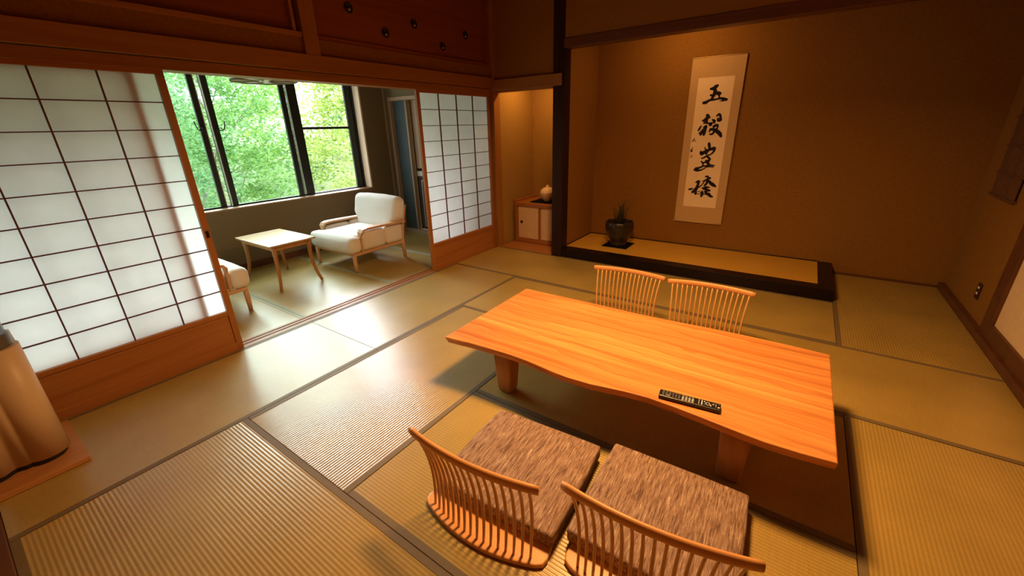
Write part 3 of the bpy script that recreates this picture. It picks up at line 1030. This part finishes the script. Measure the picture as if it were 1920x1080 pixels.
circ = [(LX + 0.288 * math.cos(k * math.pi / 24), LY + 0.288 * math.sin(k * math.pi / 24), 2.004) for k in range(49)]
mb.tube(circ, 0.007, 6)
mb.build('lattice', M['lamp_wood'], lp)

# ================================================================ HANGING SCROLL
STROKES = {
    'five': [[[2266,1857,10.0],[2297,1860,17.0],[2318,1876,18.0],[2336,1888,10.0]],[[2313,1851,15.0],[2315,1816,18.0],[2305,1787,14.0],[2292,1753,13.0]],[[2274,1795,9.0],[2295,1794,10.0],[2327,1812,15.0],[2357,1807,18.0],[2376,1806,10.0]],[[2357,1807,15.0],[2363,1778,7.0],[2367,1760,9.0]],[[2212,1721,14.0],[2239,1725,15.0],[2272,1744,11.0],[2313,1747,9.0],[2347,1753,8.0],[2385,1757,11.0],[2415,1746,17.0],[2443,1743,11.0]],[[2374,1731,3.0],[2412,1730,5.0]]],
    'grain': [[[2268,1599,12.0],[2279,1580,20.0],[2299,1568,8.0]],[[2280,1577,16.0],[2259,1547,19.0],[2230,1536,10.0]],[[2262,1547,16.0],[2269,1523,15.0],[2240,1510,5.0]],[[2267,1511,5.0],[2301,1507,9.0],[2314,1500,21.0],[2331,1512,7.0]],[[2326,1547,6.0],[2346,1533,15.0],[2348,1515,12.0]],[[2220,1484,7.0],[2209,1459,10.0],[2196,1435,8.0]],[[2243,1465,4.0],[2271,1480,13.0],[2266,1452,15.0],[2261,1421,17.0],[2259,1387,11.0]],[[2204,1408,4.0],[2228,1409,14.0],[2225,1390,11.0]],[[2259,1458,9.0],[2239,1421,19.0]],[[2363,1579,5.0],[2387,1598,12.0],[2404,1579,11.0],[2407,1552,13.0],[2418,1543,9.0]],[[2383,1562,6.0],[2383,1541,11.0],[2399,1534,12.0],[2419,1540,7.0]],[[2348,1472,12.0],[2373,1487,15.0],[2394,1486,7.0],[2389,1462,8.0],[2382,1444,12.0]],[[2319,1445,13.0],[2352,1444,14.0],[2391,1425,18.0],[2421,1400,19.0],[2440,1369,11.0]],[[2317,1439,9.0],[2313,1420,6.0]],[[2318,1397,6.0],[2341,1395,10.0],[2359,1413,11.0],[2365,1438,12.0]]],
    'plenty': [[[2326,1301,12.0],[2333,1274,14.0],[2340,1236,12.0],[2323,1212,9.0],[2310,1187,13.0]],[[2290,1257,5.0],[2298,1236,7.0],[2317,1229,8.0]],[[2252,1211,10.0],[2265,1190,20.0],[2294,1205,17.0],[2318,1222,12.0],[2363,1240,15.0],[2391,1247,17.0],[2401,1250,8.0]],[[2393,1233,13.0],[2381,1202,9.0],[2355,1178,7.0],[2326,1167,9.0],[2289,1142,8.0],[2270,1138,7.0]],[[2327,1156,9.0],[2350,1139,11.0],[2361,1129,8.0],[2347,1111,12.0],[2320,1107,13.0]],[[2270,1103,7.0],[2293,1085,10.0],[2309,1093,8.0],[2335,1100,12.0]],[[2333,1114,13.0],[2343,1087,15.0],[2360,1066,11.0]],[[2294,1071,7.0],[2293,1054,8.0],[2327,1054,8.0],[2367,1063,9.0],[2417,1060,5.0]],[[2206,1004,9.0],[2229,1016,21.0],[2255,1031,10.0],[2291,1046,8.0]],[[2228,998,10.0],[2272,1005,9.0],[2305,1020,6.0],[2342,1044,5.0],[2406,1046,6.0]]],
    'harvest': [[[2237,863,3.0],[2261,876,13.0],[2283,885,8.0]],[[2271,873,16.0],[2269,842,13.0],[2260,811,13.0],[2244,783,14.0],[2218,750,13.0]],[[2173,781,7.0],[2194,785,11.0],[2219,795,6.0]],[[2261,801,14.0],[2252,770,15.0],[2257,732,13.0]],[[2337,936,7.0],[2359,937,11.0],[2373,921,11.0],[2392,921,11.0]],[[2309,883,3.0],[2333,893,6.0],[2357,904,11.0],[2374,918,9.0]],[[2334,883,7.0],[2314,845,5.0],[2285,816,8.0],[2262,798,6.0]],[[2357,901,13.0],[2364,871,13.0],[2346,840,10.0],[2334,836,6.0]],[[2376,898,8.0],[2399,869,16.0],[2430,848,19.0],[2464,828,6.0]],[[2313,804,4.0],[2338,809,11.0],[2362,817,12.0],[2397,816,6.0]],[[2333,795,10.0],[2358,797,13.0],[2373,784,16.0],[2405,782,11.0]],[[2277,758,4.0],[2304,770,3.0]],[[2327,767,10.0],[2307,746,6.0]],[[2331,761,10.0],[2328,733,15.0],[2319,705,8.0]],[[2362,770,17.0],[2372,746,14.0],[2398,738,17.0],[2420,719,15.0],[2446,711,6.0]],[[2276,737,4.0],[2303,732,4.0]],[[2341,734,3.0],[2373,736,5.0]]],
    'sign': [[[2169,1352,4.0],[2158,1334,5.0],[2144,1317,3.0]],[[2168,1325,3.0],[2182,1324,4.0]],[[2162,1258,3.0],[2155,1240,4.0],[2146,1231,5.0],[2149,1207,5.0],[2159,1222,6.0]]],
    'seal': [[[2156,1167,10.0],[2157,1147,10.0]]],
}
sc = thing('hanging_scroll', 'hanging scroll with four large brushed black characters on the tokonoma back wall', 'scroll', (2.31, 0.915, 0.40))
mb = MB()
mb.box(2.050, 2.574, 0.900, 0.906, 0.400, 2.165)
mb.build('mounting', M['scroll_cloth'], sc)
MB().tube([(2.050, 0.905, 2.167), (2.574, 0.905, 2.167)], 0.008, 8).build('rod', M['scroll_cloth'], sc)
MB().tube([(2.044, 0.902, 0.402), (2.580, 0.902, 0.402)], 0.010, 10).build('rod', M['scroll_cloth'], sc)
B(2.132, 2.489, 0.8985, 0.9005, 0.583, 1.970).build('paper', M['scroll_paper'], sc)


def ribbon(mb, st, y):
    pts = [Vector((a / 1000, b / 1000)) for a, b, c in st]
    ws = [c / 1000 for a, b, c in st]
    P, W_ = [], []
    for i in range(len(pts) - 1):
        p0, p1, p2, p3 = pts[max(i - 1, 0)], pts[i], pts[i + 1], pts[min(i + 2, len(pts) - 1)]
        for k in range(6):
            u = k / 6
            P.append(0.5 * ((2 * p1) + (p2 - p0) * u + (2 * p0 - 5 * p1 + 4 * p2 - p3) * u * u + (3 * p1 - p0 - 3 * p2 + p3) * u ** 3))
            W_.append(ws[i] * (1 - u) + ws[i + 1] * u)
    P.append(pts[-1])
    W_.append(ws[-1])
    L, Rr = [], []
    for i, p in enumerate(P):
        t = P[min(i + 1, len(P) - 1)] - P[max(i - 1, 0)]
        if t.length < 1e-6:
            t = Vector((1, 0))
        t.normalize()
        n = Vector((-t.y, t.x))
        wv = 1.1 * W_[i] * (1 + 0.12 * noise.noise(Vector((p.x * 90, p.y * 90, 3))))
        L.append(p + n * wv)
        Rr.append(p - n * wv)
    t0 = (P[1] - P[0]).normalized()
    t1 = (P[-1] - P[-2]).normalized()

    def cap(c, t, w, s):
        n = Vector((-t.y, t.x))
        return [c + (n * math.cos(a) * s + t * math.sin(a) * 0.8 * s) * w for a in (math.pi * k / 6 for k in range(1, 6))]
    end = cap(P[-1], t1, W_[-1], 1)
    start = cap(P[0], t0, W_[0], -1)
    # strips
    v = [(q.x, y, q.y) for q in L] + [(q.x, y, q.y) for q in Rr]
    n = len(P)
    f = [(i, i + 1, n + i + 1, n + i) for i in range(n - 1)]
    mb.poly(v, f)
    mb.poly([(q.x, y, q.y) for q in [L[-1]] + end + [Rr[-1]]], [tuple(range(len(end) + 2))])
    mb.poly([(q.x, y, q.y) for q in [Rr[0]] + start + [L[0]]], [tuple(range(len(start) + 2))])


k = 0
for nm, ss in STROKES.items():
    mb = MB()
    for s_ in ss:
        ribbon(mb, s_, 0.8978 - 0.00004 * (k % 20))
        k += 1
    mb.build('seal' if nm == 'seal' else ('signature' if nm == 'sign' else 'brushed_character'), M['seal_ink'] if nm == 'seal' else M['ink'], sc)

# ================================================================ POT ON THE PLATFORM
pm = B(1.345, 1.660, 0.345, 0.662, 0.1055, 0.111, 0.001).build('black_mat', M['black_mat'])
tag(pm, 'square black mat under the dark plant pot on the platform', 'mat')
pt = thing('planted_pot', 'dark glazed ribbed pot with thin grassy leaves on the alcove platform', 'plant pot', (1.505, 0.500, 0.111))


def rim(r, z, a):
    k = 1 + 0.018 * math.sin(11 * a) * min(1, z / 0.1)
    return r * k, z + (0.0035 * math.sin(9 * a + 1) if z > 0.26 else 0)


prof = [(0.098, 0.0), (0.104, 0.006), (0.098, 0.03), (0.102, 0.06), (0.132, 0.105), (0.156, 0.155), (0.167, 0.205), (0.170, 0.245), (0.166, 0.278), (0.160, 0.296),
        (0.150, 0.296), (0.148, 0.27), (0.150, 0.225)]
MB().lathe(prof, c=(1.505, 0.50, 0.111), sides=66, wave=rim).build('pot', M['pot'], pt)
MB().lathe([(0.148, 0.0), (0.142, 0.010), (0.06, 0.018), (0.01, 0.02)], c=(1.505, 0.50, 0.335), sides=30).build('soil', M['soil'], pt)
rnd = random.Random(3)
mb = MB()
for i in range(38):
    a = rnd.uniform(0, 2 * math.pi)
    h = rnd.uniform(0.12, 0.33)
    ln = rnd.uniform(0.02, 0.12)
    bx, by = 1.505 + rnd.gauss(0, 0.022), 0.50 + rnd.gauss(0, 0.022)
    mb.tube([(bx, by, 0.365), (bx + ln * 0.35 * math.cos(a), by + ln * 0.35 * math.sin(a), 0.365 + h * 0.6), (bx + ln * math.cos(a), by + ln * math.sin(a), 0.365 + h)],
            [0.0050, 0.0040, 0.0010], 5)
mb.build('leaves', M['blade'], pt)

# ================================================================ SMALL ALCOVE
cb = thing('low_cabinet', 'low wooden cabinet with two pale sliding doors in the small alcove', 'cabinet', (0.42, 0.62, 0.0))
mb = MB()
mb.box(0.035, 0.825, 0.335, 0.915, 0.505, 0.550, 0.003)
mb.box(0.035, 0.085, 0.350, 0.915, 0.048, 0.505, 0.002)
mb.box(0.785, 0.825, 0.350, 0.915, 0.048, 0.505, 0.002)
mb.box(0.035, 0.825, 0.345, 0.915, 0.005, 0.060, 0.002)
mb.box(0.085, 0.785, 0.80, 0.83, 0.06, 0.505)
mb.build('body', M['cab_wood'], cb)
B(0.030, 0.060, 0.335, 0.912, 0.550, 0.585, 0.002).build('edge_strip', M['cab_wood'], cb)
for x0, x1, yy, hx in ((0.090, 0.430, 0.362, 0.135), (0.430, 0.780, 0.376, 0.735)):
    B(x0, x1, yy, yy + 0.012, 0.062, 0.503).build('cabinet_door', M['fusuma'], cb)
    d = bpy.data.objects[[o.name for o in bpy.data.objects if o.parent == cb][-1]]
B(0.418, 0.446, 0.352, 0.374, 0.060, 0.505, 0.001).build('door_stile', M['cab_wood'], cb)
rot = Matrix.Translation((0.142, 0.3615, 0.285)) @ Matrix.Rotation(math.pi / 2, 4, 'X')
MB().lathe([(0.020, 0.0), (0.020, 0.004), (0.015, 0.005), (0.014, 0.001), (0.001, 0.001)], sides=24, mat=rot).build('finger_pull', M['black_wood'], cb)
tag(B(0.235, 0.640, 0.44, 0.72, 0.551, 0.562, 0.001).build('black_mat', M['black_mat']), 'thin black mat under the round jar on the low cabinet', 'mat')
jr = thing('lidded_jar', 'round cream lidded ceramic jar on the low cabinet, half behind the post', 'jar', (0.432, 0.575, 0.562))
MB().lathe([(0.045, 0.0), (0.05, 0.003), (0.075, 0.03), (0.098, 0.07), (0.106, 0.098), (0.104, 0.105)], c=(0.432, 0.575, 0.563), sides=40).build('bowl', M['jar'], jr)
MB().lathe([(0.105, 0.0), (0.102, 0.018), (0.088, 0.048), (0.060, 0.072), (0.032, 0.082), (0.022, 0.086), (0.022, 0.098), (0.014, 0.110), (0.002, 0.113)], c=(0.432, 0.575, 0.668), sides=40).build('lid', M['jar_lid'], jr)

# ================================================================ RIGHT WALL
bl = thing('bamboo_blind', 'dark woven bamboo hanging on the right wall near the corner', 'blind', (4.53, 0.33, 0.92))
mb = MB()
n = 26
for k in range(n):
    yy = 0.095 + 0.475 * (k + 0.5) / n
    mb.box(4.512 + 0.004 * (k % 2), 4.528 + 0.004 * (k % 2), yy - 0.0082, yy + 0.0082, 0.925, 1.90, 0.003)
mb.build('slats', M['bamboo'], bl)
mb = MB()
for z in (0.935, 1.10, 1.30, 1.50, 1.70, 1.88):
    mb.box(4.506, 4.538, 0.085, 0.580, z - 0.008, z + 0.008, 0.002)
mb.build('binding', M['bamboo'], bl)
ot = thing('wall_outlet', 'small dark brown power outlet low on the right wall', 'outlet', (4.538, 0.107, 0.25))
B(4.530, 4.5395, 0.072, 0.142, 0.190, 0.310, 0.002).build('cover_plate', M['outlet'], ot)
for z in (0.225, 0.270):
    B(4.527, 4.531, 0.094, 0.118, z, z + 0.016, 0.001).build('socket', M['button_white'], ot)

# ================================================================ AIR PURIFIER
bd = B(0.065, 0.562, -4.543, -4.232, 0.0022, 0.026, 0.002).build('wooden_board', M['board'])
tag(bd, 'flat wooden board on the mat under the air purifier', 'board')
ap = thing('air_purifier', 'champagne coloured air purifier tower with a dark top at the left edge', 'air purifier', (0.28, -4.40, 0.026))
plan = []
cx, cy, r = 0.375, -4.345, 0.080
for k in range(31):
    a = math.radians(115 - k * 5.4)
    plan.append((cx + r * math.cos(a), cy + r * math.sin(a)))
for k in range(1, 22):
    u = k / 21
    yy = plan[30][1] + (-4.5405 - plan[30][1]) * u
    plan.append((0.4445 - 0.024 * math.exp(-((u - 0.38) / 0.20) ** 2) + (plan[30][0] - 0.4445) * (1 - u) ** 4, yy))
plan += [(0.10, -4.5405), (0.10, -4.30), (0.13, -4.272)]
MB().prism(plan, 0.052, 0.640, smooth=True).build('housing', M['purifier'], ap)
for f in bpy.data.objects[[o.name for o in bpy.data.objects if o.parent == ap][-1]].data.polygons:
    f.use_smooth = len(f.vertices) == 4
pl2 = [(0.28 + (x - 0.28) * 0.95, -4.54 + (y + 4.54) * 0.95) for x, y in plan]
MB().prism(pl2, 0.0265, 0.052).build('base', M['black_plastic'], ap)
MB().prism(pl2, 0.640, 0.705, bev=0.010, seg=3).build('top_panel', M['purifier_dark'], ap)
mb = MB()
for k in range(5):
    mb.box(0.443, 0.4475, -4.530 + 0.004 * (k % 2), -4.502 + 0.004 * ((k * 3) % 4), 0.185 - 0.013 * k, 0.188 - 0.013 * k)
mb.build('caption', M['mark_pale'], ap)
mb = MB()
mb.box(0.4455, 0.4485, -4.536, -4.520, 0.098, 0.104)
mb.box(0.4455, 0.4485, -4.536, -4.522, 0.086, 0.092)
mb.box(0.4425, 0.4465, -4.510, -4.497, 0.096, 0.100)
mb.build('logo_mark', M['black_plastic'], ap)
mb = MB()
mb.box(0.4445, 0.4480, -4.5400, -4.515, 0.415, 0.423)
mb.build('seam', M['black_plastic'], ap)

# ================================================================ OUTSIDE
mb = MB()
vs, fs = [], []
NX, NY = 26, 30
for i in range(NX):
    for j in range(NY):
        x = -3.0 - i * 1.0
        y = -10 + j * 1.0
        z = -3.2 + max(0, (-x - 5)) * 0.30 + 0.4 * noise.noise(Vector((x * 0.3, y * 0.3, 1)))
        vs.append((x, y, z))
for i in range(NX - 1):
    for j in range(NY - 1):
        fs.append((i * NY + j, i * NY + j + 1, (i + 1) * NY + j + 1, (i + 1) * NY + j))
mb.poly(vs, fs, smooth=True)
hill = mb.build('wooded_slope', M['ground'])
hill['kind'] = 'structure'


def ground_z(x):
    return -3.2 + max(0, (-x - 5)) * 0.30


def tree(label, x, y, height, crown, blobs, leaves, size, mat, seed, bare=0.35, thick=0.07):
    r = random.Random(seed)
    gz = ground_z(x) - 0.1
    t = thing('tree', label, 'tree', (x, y, gz), 0, 'trees outside the window')
    mb = MB()
    top = gz + height
    pts, k = [], 8
    px, py = x, y
    for i in range(k + 1):
        pts.append((px, py, gz + height * 0.95 * i / k))
        px += r.gauss(0, 0.07)
        py += r.gauss(0, 0.07)
    mb.tube(pts, [thick * (1 - 0.75 * i / k) for i in range(k + 1)], 7)
    tips = []
    for b_ in range(blobs):
        h = gz + height * r.uniform(bare, 1.0)
        i = min(k, int((h - gz) / height * k))
        base = Vector(pts[i])
        a = r.uniform(0, 2 * math.pi)
        d = crown * r.uniform(0.35, 1.0)
        tip = Vector((base.x + d * math.cos(a), base.y + d * math.sin(a), h + r.uniform(0, 0.5)))
        mid = (base + tip) / 2 + Vector((0, 0, r.uniform(-0.1, 0.15)))
        mb.tube([base, mid, tip], [thick * 0.30, thick * 0.18, thick * 0.06], 5)
        tips.append(tip)
    mb.build('trunk', M['trunk'], t)
    vs, fs = [], []
    per = leaves // blobs
    for c in tips:
        sp = r.uniform(0.35, 0.75)
        for q in range(per):
            p = c + Vector((r.gauss(0, sp * 0.5), r.gauss(0, sp * 0.5), r.gauss(0, sp * 0.30)))
            s = size * r.uniform(0.6, 1.3)
            u = Vector((r.gauss(0, 1), r.gauss(0, 1), r.gauss(0, 0.5))).normalized()
            v = u.cross(Vector((r.gauss(0, 0.6), r.gauss(0, 0.6), 1))).normalized()
            n0 = len(vs)
            vs += [p - u * s, p + v * s * 0.45 - u * s * 0.1, p + u * s, p - v * s * 0.45 - u * s * 0.1]
            fs.append((n0, n0 + 1, n0 + 2, n0 + 3))
    me = bpy.data.meshes.new('foliage')
    me.from_pydata([tuple(Vector(v) - Vector((x, y, gz))) for v in vs], [], fs)
    me.materials.append(M[mat])
    o = bpy.data.objects.new('foliage', me)
    COL.objects.link(o)
    o.parent = t
    return t


TREES = [
    ('slender pale-trunked tree seen between the left window panes', -5.6, -1.45, 5.6, 0.55, 18, 5200, 0.042, 'leaf_c', 1, 0.30, 0.07),
    ('leafy fresh green tree filling the middle window pane', -8.8, 0.45, 5.8, 1.40, 44, 15000, 0.055, 'leaf_a', 2, 0.22, 0.06),
    ('yellow-green tree behind the right window pane', -5.7, 2.75, 5.6, 0.75, 26, 7500, 0.048, 'leaf_b', 3, 0.30, 0.05),
    ('broad yellow-green tree further back behind the right window pane', -9.0, 4.9, 6.2, 1.5, 40, 12000, 0.062, 'leaf_b', 6, 0.15, 0.08),
    ('bare-stemmed thin tree close outside the right window frame', -4.6, 0.80, 5.2, 0.35, 7, 700, 0.036, 'leaf_b', 8, 0.60, 0.028),
    ('tree outside the part of the window behind the paper screens', -7.5, -4.6, 5.4, 1.6, 30, 7000, 0.06, 'leaf_a', 11, 0.25, 0.07),
]
for a in TREES:
    tree(*a)

# woodland beyond: nobody could count its leaves
r = random.Random(21)
vs, fs, mi = [], [], []
for b_ in range(290):
    c = Vector((r.uniform(-18, -12.2), r.uniform(-8, 17), 0))
    c.z = ground_z(c.x) + r.uniform(0.3, 5.2)
    sp = r.uniform(0.5, 1.1)
    m_ = 1 if c.y > 4 + r.gauss(0, 1.2) else 0
    for q in range(150):
        p = c + Vector((r.gauss(0, sp * 0.6), r.gauss(0, sp * 0.6), r.gauss(0, sp * 0.35)))
        s_ = 0.11 * r.uniform(0.6, 1.3)
        u = Vector((r.gauss(0, 1), r.gauss(0, 1), r.gauss(0, 0.5))).normalized()
        v = u.cross(Vector((r.gauss(0, 0.6), r.gauss(0, 0.6), 1))).normalized()
        k0 = len(vs)
        vs += [p - u * s_, p + v * s_ * 0.45, p + u * s_, p - v * s_ * 0.45]
        fs.append((k0, k0 + 1, k0 + 2, k0 + 3))
        mi.append(m_)
me = bpy.data.meshes.new('woodland_foliage')
me.from_pydata([tuple(v) for v in vs], [], fs)
me.materials.append(M['leaf_c'])
me.materials.append(M['leaf_b'])
me.polygons.foreach_set('material_index', mi)
o = bpy.data.objects.new('woodland_foliage', me)
COL.objects.link(o)
o['kind'] = 'stuff'
tag(o, 'dense pale green woodland foliage far outside the window', 'foliage')
